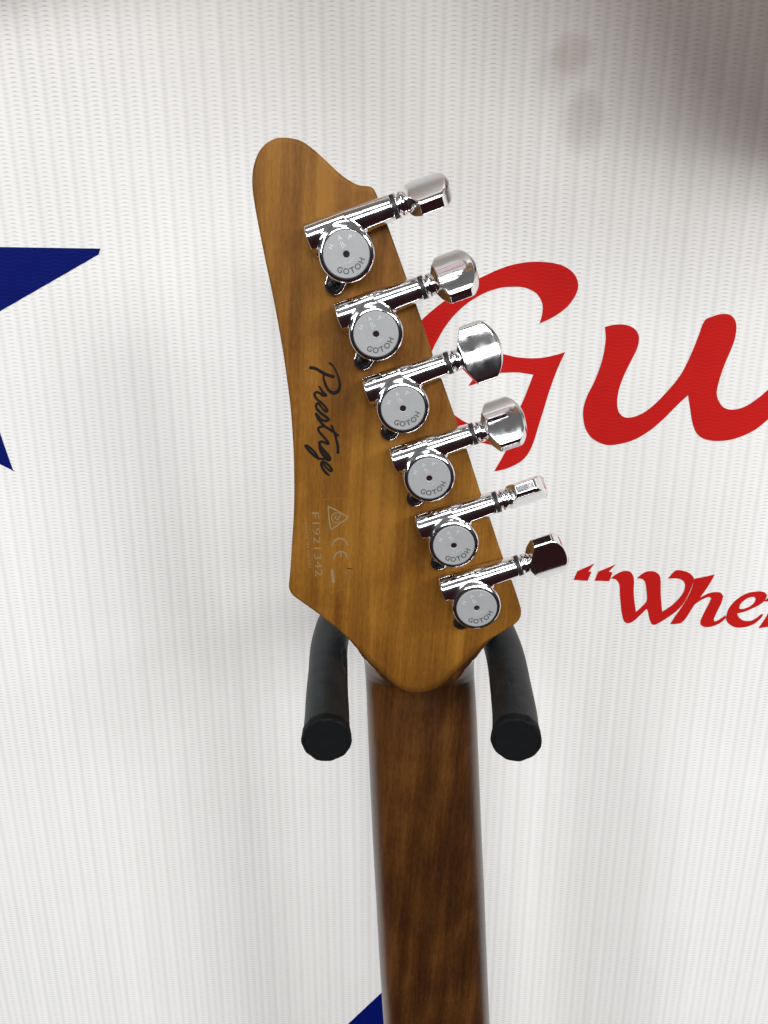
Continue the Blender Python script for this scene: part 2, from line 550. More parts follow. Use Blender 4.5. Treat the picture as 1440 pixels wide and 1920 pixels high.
def letter(name, loops_px, m, n=5, curved=True, corners=None, lab=None):
    loops = []
    for li, lp in enumerate(loops_px):
        pp = [Vector((x, y)) for x, y in lp]
        cs = set(corners[li]) if corners else set()
        if corners is None and curved:
            # keep a vertex sharp where the outline turns hard
            for i in range(len(pp)):
                d1 = (pp[i] - pp[i - 1]); d2 = (pp[(i + 1) % len(pp)] - pp[i])
                if d1.length and d2.length and d1.angle(d2) > R(52):
                    cs.add(i)
        q = catmull(pp, n, True, cs) if curved else pp
        loops.append([(P(v.x, v.y, YW).x, P(v.x, v.y, YW).z) for v in q])
    v_, f_ = plate(loops, YW - 0.00022, YW - 0.00004)
    o = mesh_obj(name, v_, f_, m, banner, False, b_org)
    if lab: o['label'] = lab
    return o


def sc(pts, s, ox, oy):
    return [(ox + x / s, oy + y / s) for x, y in pts]


N4 = lambda pts: sc(pts, 2.1818, 780, 470)
G = [(505, 298), (560, 272), (610, 237), (645, 195), (663, 150), (655, 108), (625, 75), (575, 53), (500, 45), (430, 50), (360, 68), (290, 98),
     (230, 128), (170, 165), (110, 210), (60, 250), (20, 288), (-20, 345), (-45, 420), (-50, 510), (-35, 590), (0, 650), (60, 700), (130, 735),
     (200, 765), (270, 785), (330, 795), (385, 775), (370, 815), (320, 902), (365, 893), (420, 868), (455, 835), (480, 785), (500, 720),
     (525, 640), (550, 560), (580, 480), (610, 415), (545, 433), (480, 440), (410, 435), (340, 422), (290, 450), (245, 510), (215, 552), (245, 543), (290, 512), (345, 500), (420, 498),
     (480, 507), (460, 560), (440, 610), (410, 665), (370, 705), (320, 725), (260, 722), (200, 700), (130, 650), (80, 590), (55, 520), (55, 450), (68, 405), (90, 360),
     (120, 310), (160, 260), (210, 215), (270, 178), (330, 155), (390, 147), (440, 150), (480, 165), (505, 190), (518, 225), (515, 265)]
letter('letter', [N4(G)], M_RED, lab='large red script capital G')
U = [(773, 312), (810, 303), (850, 302), (885, 313), (906, 335), (912, 362), (905, 397), (885, 440), (855, 500), (832, 560), (823, 610), (826, 650),
     (840, 673), (865, 683), (905, 675), (950, 650), (1000, 605), (1050, 550), (1090, 495), (1125, 425), (1155, 350), (1180, 287), (1215, 268),
     (1250, 259), (1280, 261), (1300, 276), (1310, 307), (1305, 355), (1290, 400), (1262, 465), (1240, 530), (1230, 580), (1238, 615), (1260, 642),
     (1295, 650), (1340, 640), (1390, 610), (1440, 568), (1500, 505), (1560, 430), (1580, 470), (1550, 570), (1500, 640), (1440, 690), (1390, 730), (1330, 760), (1270, 776), (1210, 777), (1170, 765),
     (1145, 740), (1130, 700), (1122, 650), (1113, 590), (1070, 630), (1010, 690), (950, 740), (880, 778), (800, 795), (750, 785), (710, 755),
     (688, 710), (684, 650), (700, 595), (730, 535), (752, 480), (768, 420), (776, 360)]
letter('letter', [N4(U)], M_RED, lab='large red script letter u')
N5 = lambda pts: sc(pts, 3.6, 1040, 1030)
Q1 = [(268, 95), (228, 148), (248, 150), (222, 212), (128, 205), (152, 148)]
Q2 = [(410, 102), (365, 150), (390, 155), (368, 215), (270, 210), (295, 150)]
letter('quotation_mark', [N5(Q1)], M_RED, curved=False)
letter('quotation_mark', [N5(Q2)], M_RED, curved=False)
W = [(378, 195), (420, 165), (460, 147), (500, 147), (525, 168), (535, 210), (533, 280), (537, 340), (548, 422), (590, 385), (622, 345), (620, 270), (612, 222), (592, 200),
     (555, 195), (590, 165), (630, 148), (675, 150), (705, 172), (715, 210), (715, 280), (718, 340), (725, 420), (790, 378), (840, 330), (870, 285), (880, 240),
     (865, 210), (830, 196), (765, 197), (815, 143), (870, 145), (912, 162), (938, 195), (925, 250), (885, 338), (840, 398), (790, 440), (730, 480), (680, 507), (655, 505), (640, 470),
     (630, 420), (620, 400), (580, 440), (530, 485), (495, 497), (470, 485), (455, 440), (447, 380), (440, 300), (437, 240), (420, 208), (398, 198)]
letter('letter', [N5(W)], M_RED, lab='small red script capital W')
H = [(941, 199), (1080, 170), (1040, 240), (980, 327), (1030, 300), (1080, 288), (1120, 293), (1137, 315), (1125, 360), (1095, 420), (1075, 465), (1076, 485), (1100, 480),
     (1154, 445), (1156, 462), (1110, 500), (1050, 522), (1010, 522), (985, 508), (985, 480), (1010, 425), (1045, 360), (1058, 330), (1045, 320), (1010, 330), (960, 360),
     (935, 385), (862, 490), (780, 503), (889, 338), (929, 252)]
letter('letter', [N5(H)], M_RED, lab='small red script letter h')
EE = [(1159, 450), (1175, 400), (1220, 345), (1290, 300), (1360, 284), (1410, 287), (1432, 305), (1425, 332), (1395, 365), (1340, 395), (1280, 420), (1230, 432), (1245, 460),
      (1275, 480), (1320, 482), (1360, 465), (1390, 440), (1408, 438), (1385, 470), (1340, 505), (1280, 525), (1220, 525), (1180, 505), (1160, 480)]
EH = [(1245, 390), (1260, 360), (1300, 330), (1340, 320), (1357, 330), (1350, 355), (1320, 382), (1280, 400), (1250, 402)]
letter('letter', [N5(EE), N5(EH)], M_RED, lab='small red script letter e')
RR = [(1410, 350), (1446, 325), (1500, 296), (1530, 310), (1515, 370), (1480, 440), (1440, 522), (1375, 532), (1435, 442), (1460, 385), (1440, 350)]
letter('letter', [N5(RR)], M_RED, lab='small red script letter r cut by the frame')


ST = [(188, 466), (185, 477), (-67, 622), (24, 880), (28, 884), (-150, 795), (-345, 925), (-290, 660), (-520, 480), (-265, 455), (-185, 215), (-100, 461.5)]
letter('star', [ST], M_BLUE, curved=False, lab='blue star at the left edge of the banner')
letter('star_point', [[(772, 1808), (652.5, 1920), (560, 2006), (690, 2020), (748, 2010)]], M_BLUE, curved=False, lab='blue printed point behind the neck at the bottom')

# ================================================================== hanger
ZA = -0.1495


def on_level(x, y, z):
    """where the photo's pixel meets the height z"""
    u, v = x - 720.0, y - 960.0
    dz = -F * math.sin(PITCH) - v * math.cos(PITCH)
    dy = F * math.cos(PITCH) - v * math.sin(PITCH)
    t = z / dz
    return Vector((u * t, dy * t, CAMZ + z))


armL = [on_level(612.5, 1386, ZA), on_level(613, 1345, ZA), on_level(614.5, 1273, ZA), on_level(618.5, 1206, ZA)]
armR = [on_level(968, 1386, ZA), on_level(965, 1343, ZA), on_level(957, 1285, ZA), on_level(943, 1215, ZA)]
midx = 0.5 * (armL[3].x + armR[3].x)
plate_c = Vector((midx, YW - 0.012, CAMZ + ZA))
hanger = thing('guitar_hanger', 'black foam-padded wall hanger whose two arms cradle the headstock', 'hanger', plate_c)
RA = 0.0074
for side, arm in ((-1, armL), (1, armR)):
    back = arm[3]
    arm3 = [arm[0], arm[1], arm[2], back, Vector((back.x - side * 0.002, back.y + 0.022, back.z)),
            Vector((back.x - side * 0.010, back.y + 0.042, back.z)), Vector((midx + side * 0.014, back.y + 0.056, back.z))]
    path = catmull(arm3, 28)
    rnd = random.Random(3 + side)
    # tears in the foam on the upper inner side, where necks rub
    th0 = 2.55 if side < 0 else 0.6
    gouges = [(31, th0, 2.2, 0.16, 0.13), (28, th0 + 0.22, 1.6, 0.10, 0.10), (34, th0 - 0.15, 1.3, 0.12, 0.09), (25, th0 + 0.1, 0.9, 0.07, 0.07)]
    for k in range(14):
        gouges.append((rnd.uniform(6, 46), th0 + rnd.uniform(-0.9, 0.9), rnd.uniform(0.3, 0.9), rnd.uniform(0.03, 0.10), rnd.uniform(0.015, 0.05)))

    def wob(i, th, gs=gouges, rr=rnd):
        i = i / 2
        w = 0.006 * math.sin(i * 0.35 + th * 3) + rr.uniform(-0.003, 0.003)
        for gi, gth, gw, gt, gd in gs:
            dth = (th - gth + math.pi) % (2 * math.pi) - math.pi
            w -= gd * math.exp(-((i - gi) / gw) ** 2 - (dth / gt) ** 2)
        return w
    n = len(path)
    rad = [RA * (1.03 - 0.05 * min(1, i / 60)) for i in range(n)]
    v_, f_ = sweep(path, rad, 110, True, wob)
    mesh_obj('padded_arm', v_, f_, M_FOAM, hanger, True, plate_c)
    # end cap: shallow rubber dome slightly proud of the sleeve
    t = (path[0] - path[6]).normalized()
    cp = [path[0] - t * 0.0028, path[0] - t * 0.0026, path[0] - t * 0.0006, path[0] + t * 0.0004, path[0] + t * 0.0009, path[0] + t * 0.0011, path[0] + t * 0.0008, path[0] + t * 0.0008]
    cr_ = [RA * 0.9, RA * 1.075, RA * 1.09, RA * 1.07, RA * 1.0, RA * 0.93, RA * 0.88, RA * 0.3]
    rn = random.Random(11 + side)
    ph = rn.uniform(0, 6)
    v_, f_ = sweep(cp, cr_, 64, True, lambda i, th: 0.012 * math.sin(th * 5 + ph) + 0.012 * math.sin(th * 11 + i) + rn.uniform(-0.006, 0.006))
    sharp(mesh_obj('end_cap', v_, f_, M_RUBBER, hanger, True, plate_c), 30)
# yoke bar, stem and wall plate behind the headstock
yb = armL[3].y + 0.056
v_, f_ = sweep([Vector((midx - 0.016, yb, CAMZ + ZA)), Vector((midx + 0.016, yb, CAMZ + ZA))], [0.0045, 0.0045], 20)
mesh_obj('yoke_bar', v_, f_, M_STEEL, hanger, True, plate_c)
v_, f_ = sweep([Vector((midx, yb, CAMZ + ZA)), Vector((midx, YW - 0.006, CAMZ + ZA))], [0.005, 0.005], 20)
mesh_obj('stem', v_, f_, M_STEEL, hanger, True, plate_c)
pr = [(midx + sx * 0.018 + ox, CAMZ + ZA + sz * 0.03 + oz) for sx, sz, ox, oz in ((-1, -1, 0, .004), (-1, -1, .004, 0), (1, -1, -.004, 0), (1, -1, 0, .004), (1, 1, 0, -.004), (1, 1, -.004, 0), (-1, 1, .004, 0), (-1, 1, 0, -.004))]
v_, f_ = plate([pr], YW - 0.008, YW + 0.0004)
mesh_obj('wall_plate', v_, f_, M_STEEL, hanger, False, plate_c)

# ================================================================== guitar
g_org = P(788, 1291, YH)
guitar = thing('electric_guitar', 'brown maple electric guitar hung back to front, showing headstock, neck and six chrome tuners', 'guitar', g_org)

# ---- headstock: traced outline, real thickness, rounded edges
HS = [(530, 257), (549, 259), (567, 265), (588, 280), (610, 300), (630, 319), (650, 335), (672, 346.5), (689, 348.5), (697, 351), (703, 358), (709, 372),
      (728, 425), (763, 523), (781, 572), (811, 663), (829, 713), (859, 798), (876, 844), (903, 929), (919, 973), (943, 1045), (961, 1092),
      (975, 1134), (978, 1150), (975, 1162), (966, 1172), (950, 1182), (922, 1199), (905, 1211), (887, 1229), (866, 1249), (848, 1266), (830, 1283),
      (806, 1295), (782, 1299), (757, 1294), (735, 1280), (714, 1260), (689, 1237), (672, 1218), (658, 1204), (627, 1177), (596, 1152), (562, 1128),
      (549, 1118), (543, 1109), (541, 1099), (543.5, 1073), (547, 1017), (550, 969), (551, 915), (550, 855), (547, 802), (543, 755), (536.5, 706),
      (531, 667), (517.5, 590), (507, 537), (495, 480), (485, 430), (477.5, 390), (472.5, 355), (472, 330), (475, 309), (483, 287), (495, 271), (512, 260)]
hp = [P(v.x, v.y, YH) for v in catmull([Vector(p) for p in HS], 4, True)]
n = len(hp)
nrm = []
for i in range(n):
    d = (hp[(i + 1) % n] - hp[i - 1]); d = Vector((d.z, 0, -d.x)).normalized()
    nrm.append(d)
ctr = sum(hp, Vector()) / n
if sum((hp[i] - ctr).dot(nrm[i]) for i in range(n)) < 0:
    nrm = [-d for d in nrm]
TH = 0.0142
rb = 0.0011
zs = P(0, 1206, YH).z
soft = [1.0 if p.z > zs else max(0.12, 1 - (zs - p.z) / 0.004) for p in hp]      # the edge fades out where the head runs into the neck
rings = []
for k in range(5):
    a = k / 4 * math.pi / 2
    rings.append((rb * (1 - math.sin(a)), rb * (1 - math.cos(a))))
rings += [(0, TH - rb)]
for k in range(1, 5):
    a = k / 4 * math.pi / 2
    rings.append((rb * (1 - math.cos(a)), TH - rb + rb * math.sin(a)))
rings.insert(0, (rb + 0.0004, 0.0))
vs, fs = [], []
for ri, (ins, dep) in enumerate(rings):
    for i in range(n):
        k_ = soft[i]
        if ri == 0:
            q = hp[i] - nrm[i] * (rb * k_ + 0.0003 + 0.0024 * (1 - k_))
            vs.append((q.x, YH, q.z))
            continue
        p = hp[i] - nrm[i] * ins * k_
        vs.append((p.x, YH + (dep * k_ if dep < TH / 2 else dep), p.z))
for k in range(len(rings) - 1):
    for i in range(n):
        j = (i + 1) % n
        fs.append((k * n + i, k * n + j, (k + 1) * n + j, (k + 1) * n + i))
for base in (0, (len(rings) - 1) * n):
    tri = tessellate_polygon([[Vector((vs[base + i][0], vs[base + i][2], 0)) for i in range(n)]])
    fs += [tuple(base + i for i in t) for t in tri]
hs_o = mesh_obj('headstock', vs, fs, M_HEAD, guitar, True, g_org)
hs_o.data.update()
at_ = hs_o.data.attributes.new('neck_tone', 'FLOAT', 'POINT')
at_.data.foreach_set('value', [0.0 if k < n else (1 - soft[k % n]) for k in range(len(vs))])
sharp(hs_o, 40)

# ---- neck: lofted D sections that grow out of the flat headstock
YE = YH + 0.0120
EL = [(1150, 640), (1176, 659), (1190, 670), (1200, 674.5), (1211, 678), (1228, 682), (1263, 685), (1300, 687), (1343, 688.5), (1430, 692), (1517, 696), (1599, 700), (1682, 705), (1795, 711), (1920, 719.5)]
ER = [(1150, 934), (1176, 911), (1190, 900), (1200, 894.5), (1211, 891), (1228, 888.5), (1263, 889), (1300, 891.5), (1343, 894), (1430, 897.5), (1517, 901), (1599, 904.5), (1682, 908.5), (1795, 912.5), (1920, 918)]


def lerp(tab, y):
    for (a, b_), (c, d) in zip(tab, tab[1:]):
        if a <= y <= c:
            return b_ + (d - b_) * (y - a) / (c - a)
    return tab[-1][1]


HT = [(1150, 110), (1176, 80), (1197, 46), (1212, 24), (1228, 17.6), (1247, 14.3), (1262, 12.3), (1272, 11.93), (1282, 12.1), (1302, 12.9), (1372, 14.6), (1600, 15.2), (1920, 15.8)]
rows = []
ys = list(range(1150, 1300, 2)) + list(range(1300, 1420, 4)) + list(range(1420, 1921, 50)) + [1920]
for y in sorted(set(ys)):
    a, b_ = P(lerp(EL, y), y, YE), P(lerp(ER, y), y, YE)
    h = lerp(HT, y) * 0.001
    cap = (YE - YH) - 0.00012 if y < 1272 else (YE - YH) - 0.00012 + 0.004 * min(1, (y - 1272) / 60) ** 1.1
    rows.append((a.x, b_.x, a.z, h, cap))
xa, xb, za, h, cap = rows[-1]
xp, xq, zp = rows[-6][0], rows[-6][1], rows[-6][2]
for k in range(1, 5):                                   # the neck runs on below the frame
    dz = -0.05 * k
    s = dz / (za - zp)
    rows.append((xa + (xa - xp) * s, xb + (xb - xq) * s, za + dz, h + 0.0004 * k, cap + 1))
vs, fs = [], []
K = 96
for xa, xb, z, h, cap in rows:
    c, w = 0.5 * (xa + xb), 0.5 * (xb - xa)
    for k in range(K + 1):
        th = math.pi * k / K
        x = c - w * math.copysign(abs(math.cos(th)) ** 0.92, math.cos(th))
        d = h * math.sin(th) ** 0.95
        # soft cap: where the flat facet of the headstock cuts the neck
        if d > cap: d = cap
        vs.append((x, YE - d, z))
for r_ in range(len(rows) - 1):
    for k in range(K):
        a = r_ * (K + 1) + k
        fs.append((a, a + 1, a + K + 2, a + K + 1))
    fs.append((r_ * (K + 1), (r_ + 1) * (K + 1), (r_ + 1) * (K + 1) + K, r_ * (K + 1) + K))
fs.append(tuple(range(K + 1)))
fs.append(tuple((len(rows) - 1) * (K + 1) + k for k in range(K + 1)))
neck = mesh_obj('neck', vs, fs, M_NECK, guitar, True, g_org)
sharp(neck, 50)
# fretboard and nut on the far side
fb = [r_ for r_ in rows if r_[2] < P(0, 1296, YE).z]
vs, fs = [], []
for xa, xb, z, h, cap in fb:
    for x, y in ((xa + 2e-4, YE + 0.0003), (xb - 2e-4, YE + 0.0003), (xb - 1e-3, YE + 0.0062), (xa + 1e-3, YE + 0.0062)):
        vs.append((x, y, z))
for i in range(len(fb) - 1):
    for k in range(4):
        a, b_ = i * 4 + k, i * 4 + (k + 1) % 4
        fs.append((a, b_, b_ + 4, a + 4))
fs += [(0, 1, 2, 3), tuple((len(fb) - 1) * 4 + k for k in range(4))]
o = mesh_obj('fretboard', vs, fs, M_FRETB, neck, False, g_org)

# ---- tuning machines (local frame: x along the shaft, y up the headstock, z towards the viewer), millimetres -> metres
BAX, BN = 8.3, 4.7            # barrel axis: offset and height


def sdf_housing(x, y, z):
    # tapered round barrel
    r = np.interp(x, [-10, 3, 9, 18], [4.65, 4.65, 4.3, 3.9])
    rad = np.sqrt((y - BAX) ** 2 + (z - BN) ** 2)
    barrel = smax(rad - r, np.abs(x - 4.0) - 14.0, 0.5)
    # squared foot below the barrel
    foot = smax(smax(np.abs(x + 1.2) - 8.4, np.abs(y - 6.5) - 4.6, 1.2), z - 3.6, 0.8)
    # gear case under the cap
    rc = np.sqrt(x * x + y * y)
    case = smax(rc - 8.85, z - 10.25, 2.0)
    d = smin(barrel, case, 1.3)
    d = smin(d, foot, 1.0)
    # screw lug
    a = R(-133.5)
    px, py = x * math.cos(a) + y * math.sin(a), -x * math.sin(a) + y * math.cos(a)
    hh = np.clip(px, 0, 10.6)
    lug = smax(np.sqrt((px - hh) ** 2 + py ** 2) - (4.9 - 0.16 * hh), z - 2.3, 0.5)
    d = smin(d, lug, 0.5)
    return smax(d, -z, 0.15)


pts, fcs = surface_nets(sdf_housing, (-14.3, -13.4, -0.5), (19.2, 14.6, 12.1), 0.27)
house_n = NORMALS['last'].copy()


def mm_mesh(name, pts, fcs, m, smooth=True, crease=0):
    me = bpy.data.meshes.new(name)
    me.from_pydata([(p[0] / 1000, p[1] / 1000, p[2] / 1000) for p in pts], [], [tuple(f) for f in fcs])
    bm = bmesh.new(); bm.from_mesh(me)
    bmesh.ops.recalc_face_normals(bm, faces=bm.faces)
    bm.to_mesh(me); bm.free()
    if smooth:
        me.polygons.foreach_set('use_smooth', [True] * len(me.polygons))
    me.materials.append(m)
    if crease:
        bm = bmesh.new(); bm.from_mesh(me)
        for ed in bm.edges:
            if len(ed.link_faces) == 2 and ed.calc_face_angle(0) > R(crease):
                ed.smooth = False
        bm.to_mesh(me); bm.free()
    return me


def lathe(prof, axis='z', seg=48, closed=True):
    """prof: list of (radius, height)"""
    vs, fs = [], []
    for r, h in prof:
        for k in range(seg):
            a = 2 * math.pi * k / seg
            c, s = r * math.cos(a), r * math.sin(a)
            vs.append((c, s, h) if axis == 'z' else (h, c, s))
    for i in range(len(prof) - 1):
        for k in range(seg):
            j = (k + 1) % seg
            fs.append((i * seg + k, i * seg + j, (i + 1) * seg + j, (i + 1) * seg + k))
    if closed:
        fs.append(tuple(reversed(range(seg))))
        fs.append(tuple((len(prof) - 1) * seg + k for k in range(seg)))
    return vs, fs


me_house = mm_mesh('housing', pts, fcs, M_CHROME)
me_house.normals_split_custom_set_from_vertices([tuple(v) for v in house_n])
# cap: satin disc with a bevelled rim, groove and a hole
v_, f_ = lathe([(1.05, 9.0), (1.05, 10.55), (1.2, 10.62), (6.95, 10.62), (7.15, 10.52), (7.25, 10.3), (7.25, 9.2)], closed=False, seg=72)
me_cap = mm_mesh('cap', v_, f_, M_CAP, True, 20)
v_, f_ = lathe([(1.06, 10.3), (1.06, 9.0), (0.01, 9.0)], closed=False, seg=32)
me_hole = mm_mesh('cap_hole', v_, f_, M_HOLE)
v_, f_ = lathe([(7.24, 9.4), (7.26, 10.22), (7.36, 10.34), (7.5, 10.34), (7.62, 10.15), (7.66, 9.4)], closed=False, seg=72)
me_ring = mm_mesh('cap_reflection_ring', v_, f_, M_SCREW)  # dark chrome reflection around the cap, built as a black ring


def arc_text(word, angles, radius, size, zz, flip=False):
    vs, fs = [], []
    for ch, a in zip(word, angles):
        tv, tf = text_mesh(ch, size)
        # letters stand with feet to the rim at the bottom, heads to the rim at the top
        rot = R(a + 90) if flip else R(a - 90)
        cx, cy = radius * math.cos(R(a)), radius * math.sin(R(a))
        h0 = size * 0.36
        b0 = len(vs)
        for x, y, _ in tv:
            y -= h0
            vs.append((cx + x * math.cos(rot) - y * math.sin(rot), cy + x * math.sin(rot) + y * math.cos(rot), zz))
        fs += [tuple(i + b0 for i in f) for f in tf]
    return vs, fs


def bold(vf, d=0.07):
    """thicken lettering: copies nudged sideways, each at its own height"""
    vs, fs = vf
    ov, of = [], []
    for q, (dx, dy) in enumerate(((0, 0), (d, 0), (-d, 0), (0, d), (0, -d))):
        b0 = len(ov)
        ov += [(x + dx, y + dy, z + q * 0.004) for x, y, z in vs]
        of += [tuple(i + b0 for i in f) for f in fs]
    return ov, of


v_, f_ = bold(arc_text('GOTOH', (-133, -110.5, -88, -65, -41), 5.0, 2.5, 10.66, True), 0.07)
me_word = mm_mesh('cap_lettering', v_, f_, M_ENGRAVE, False)
v_, f_ = arc_text('HAP', (136, 93, 57), 5.2, 2.0, 10.66, False)
q_, g_ = arc_text('3', (46,), 6.0, 1.0, 10.665, False)
b0 = len(v_); v_ += q_; f_ += [tuple(i + b0 for i in f) for f in g_]


def bars(lst, z):
    vs, fs = [], []
    for x, y, w, h, a in lst:
        c, s = math.cos(R(a)), math.sin(R(a))
        b1 = len(vs)
        for sx, sy in ((-1, -1), (1, -1), (1, 1), (-1, 1)):
            px, py = sx * w / 2, sy * h / 2
            vs.append((x + px * c - py * s, y + px * s + py * c, z))
        fs.append((b1, b1 + 1, b1 + 2, b1 + 3))
    return vs, fs


q_, g_ = bars([(-0.55, 3.2, 0.22, 1.5, 0), (0.0, 3.2, 0.22, 1.5, 0), (0.5, 2.7, 0.2, 1.3, 25), (-0.2, 2.1, 0.9, 0.16, 10)], 10.67)
b0 = len(v_); v_ += q_; f_ += [tuple(i + b0 for i in f) for f in g_]
q_, g_ = bars([(-1.2, -2.3, 0.35, 0.16, -20), (-0.5, -2.6, 0.3, 0.16, 0), (0.3, -2.5, 0.5, 0.18, 10), (0.7, -1.9, 0.45, 0.16, 40), (1.1, -2.4, 0.3, 0.16, 20), (1.6, -1.9, 0.35, 0.16, 40)], 10.672)
b0 = len(v_); v_ += q_; f_ += [tuple(i + b0 for i in f) for f in g_]
me_mark = mm_mesh('cap_emblem', v_, f_, M_EMBOSS, False)

# mounting screw: domed head with a cross recess
a = R(-133.5)
sx_, sy_ = 10.5 * math.cos(a), 10.5 * math.sin(a)
v_, f_ = lathe([(2.55, 2.2), (2.55, 2.7), (2.3, 3.05), (1.7, 3.3), (0.9, 3.42), (0.01, 3.45)], closed=False, seg=32)
me_screw = mm_mesh('mounting_screw', [(x + sx_, y + sy_, z) for x, y, z in v_], f_, M_SCREW)
cross = []
for k in range(4):
    t = math.pi / 2 * k + 0.25
    d = Vector((math.cos(t), math.sin(t))); p_ = Vector((-d.y, d.x))
    cross += [p_ * -0.28 + d * 1.6, p_ * 0.28 + d * 1.6, p_ * 0.28 + d * 0.28]
v_ = [(p.x + sx_, p.y + sy_, 3.47) for p in cross]
me_cross = mm_mesh('screw_recess', v_, [tuple(range(len(v_)))], M_HOLE, False)

# shaft: black washer, white washer, chrome collar
v_, f_ = lathe([(3.7, 17.9), (3.75, 18.0), (3.75, 19.1), (3.7, 19.2)], 'x')
me_bw = mm_mesh('black_washer', v_, f_, M_BLACK, True, 30)
v_, f_ = lathe([(3.3, 19.2), (3.95, 19.25), (4.0, 19.5), (3.95, 19.75), (3.3, 19.8)], 'x')
me_ww = mm_mesh('spring_washer', v_, f_, M_CHROME)
v_, f_ = lathe([(2.6, 19.8), (2.6, 20.2), (3.3, 20.3), (3.62, 20.7), (3.7, 21.3), (3.55, 22.0), (3.0, 22.6), (2.4, 23.0), (2.2, 24.5)], 'x')
me_col = mm_mesh('collar', v_, f_, M_CHROME)


# button: local x along the shaft from its own root, faces +-z, width along y
def sdf_button(x, y, z):
    face = np.sqrt(y ** 2 + (np.abs(z) + 26.0) ** 2) - 29.7          # gently crowned faces
    edge = np.abs(y) - 9.75
    # shoulders from the collar out to the edges
    sl = math.atan2(3.4, 7.3)
    sh = -(x * math.cos(sl)) + (np.abs(y) - 2.2) * math.sin(sl)
    end = np.sqrt((x - 1.2) ** 2 + y ** 2) - 13.3
    # chamfers between face and end, face and edges
    ce = (np.abs(z) * 0.62 + (np.sqrt((x - 1.2) ** 2 + y ** 2) - 13.3) * 0.78) - 1.5
    cs = (np.abs(z) * 0.72 + (np.abs(y) - 9.75) * 0.69) - 1.15
    cb = (np.abs(z) * 0.80 - x * 0.6) - 2.0
    d = smax(face, edge, 0.35)
    for q in (sh, end, ce, cs, cb):
        d = smax(d, q, 0.32)
    return smax(d, -x, 0.3)


pts, fcs = surface_nets(sdf_button, (-0.9, -10.7, -4.0), (15.6, 10.9, 4.2), 0.3)
me_button = mm_mesh('button', pts, fcs, M_CHROME)
me_button.normals_split_custom_set_from_vertices([tuple(v) for v in NORMALS['last']])

DISC = [(649.3, 476.6), (705, 626.5), (755.6, 766), (805, 897), (851, 1023), (894, 1140.4)]
TURN = [67, 52, 16, 50, 120, -29]
AX = R(19.3)
for i, ((px, py), turn) in enumerate(zip(DISC, TURN)):
    c = P(px, py, YH - 0.0106)
    h = bpy.data.objects.new('tuning_machine', me_house)
    link(h, guitar)
    m4 = Matrix(((math.cos(AX), -math.sin(AX), 0, c.x - g_org.x), (0, 0, -1, YH - 0.0001 - g_org.y), (math.sin(AX), math.cos(AX), 0, c.z - g_org.z), (0, 0, 0, 1)))
    h.matrix_local = m4
    for nm, me in (('cap', me_cap), ('cap_reflection_ring', me_ring), ('cap_hole', me_hole), ('cap_lettering', me_word), ('cap_emblem', me_mark),
                   ('mounting_screw', me_screw), ('screw_recess', me_cross)):
        link(bpy.data.objects.new(nm, me), h)
    for nm, me in (('black_washer', me_bw), ('spring_washer', me_ww), ('collar', me_col)):
        o = link(bpy.data.objects.new(nm, me), h)
        o.location = (0, BAX / 1000, BN / 1000)
    o = link(bpy.data.objects.new('button', me_button), h)
    o.location = (0.0222, BAX / 1000, BN / 1000)
    o.rotation_euler = (R(-turn), 0, 0)

# ---- writing on the back of the headstock
def ribbon(strokes, s, ox, oy, name, m, parent, base=0.00012, n=8):
    """pen strokes: lists of (x, y, width) in the trace's units"""
    vs, fs = [], []
    for si, st in enumerate(strokes):
        pp = catmull([Vector((x, y, w)) for x, y, w in st], n)
        N_ = len(pp)
        ring = []
        for i, p in enumerate(pp):
            d = pp[min(i + 1, N_ - 1)] - pp[max(i - 1, 0)]
            d = Vector((d.x, d.y)); d = d.normalized() if d.length > 1e-6 else Vector((1, 0))
            q = Vector((-d.y, d.x)) * p.z * 0.5
            dep = YH - base - 0.000004 * si - 0.00003 * i / N_
            b0 = len(vs)
            for sg in (1, -1):
                w = P(ox + (p.x + sg * q.x) / s, oy + (p.y + sg * q.y) / s, YH)
                vs.append((w.x, dep, w.z))
            if i:
                fs.append((b0 - 2, b0 - 1, b0 + 1, b0))
        for p, d in ((pp[0], pp[0] - pp[1]), (pp[-1], pp[-1] - pp[-2])):     # round ends
            ang = math.atan2(d.y, d.x)
            b0 = len(vs)
            for k in range(9):
                t = ang - math.pi / 2 + math.pi * k / 8
                w = P(ox + (p.x + math.cos(t) * p.z / 2) / s, oy + (p.y + math.sin(t) * p.z / 2) / s, YH)
                vs.append((w.x, YH - base - 0.000004 * si - 0.00004, w.z))
            fs.append(tuple(range(b0, b0 + 9)))
    return mesh_obj(name, vs, fs, m, parent, False, g_org)


def st(pts, w):
    if isinstance(w, (int, float)): w = [w] * len(pts)
    return [(x, y, a) for (x, y), a in zip(pts, w)]


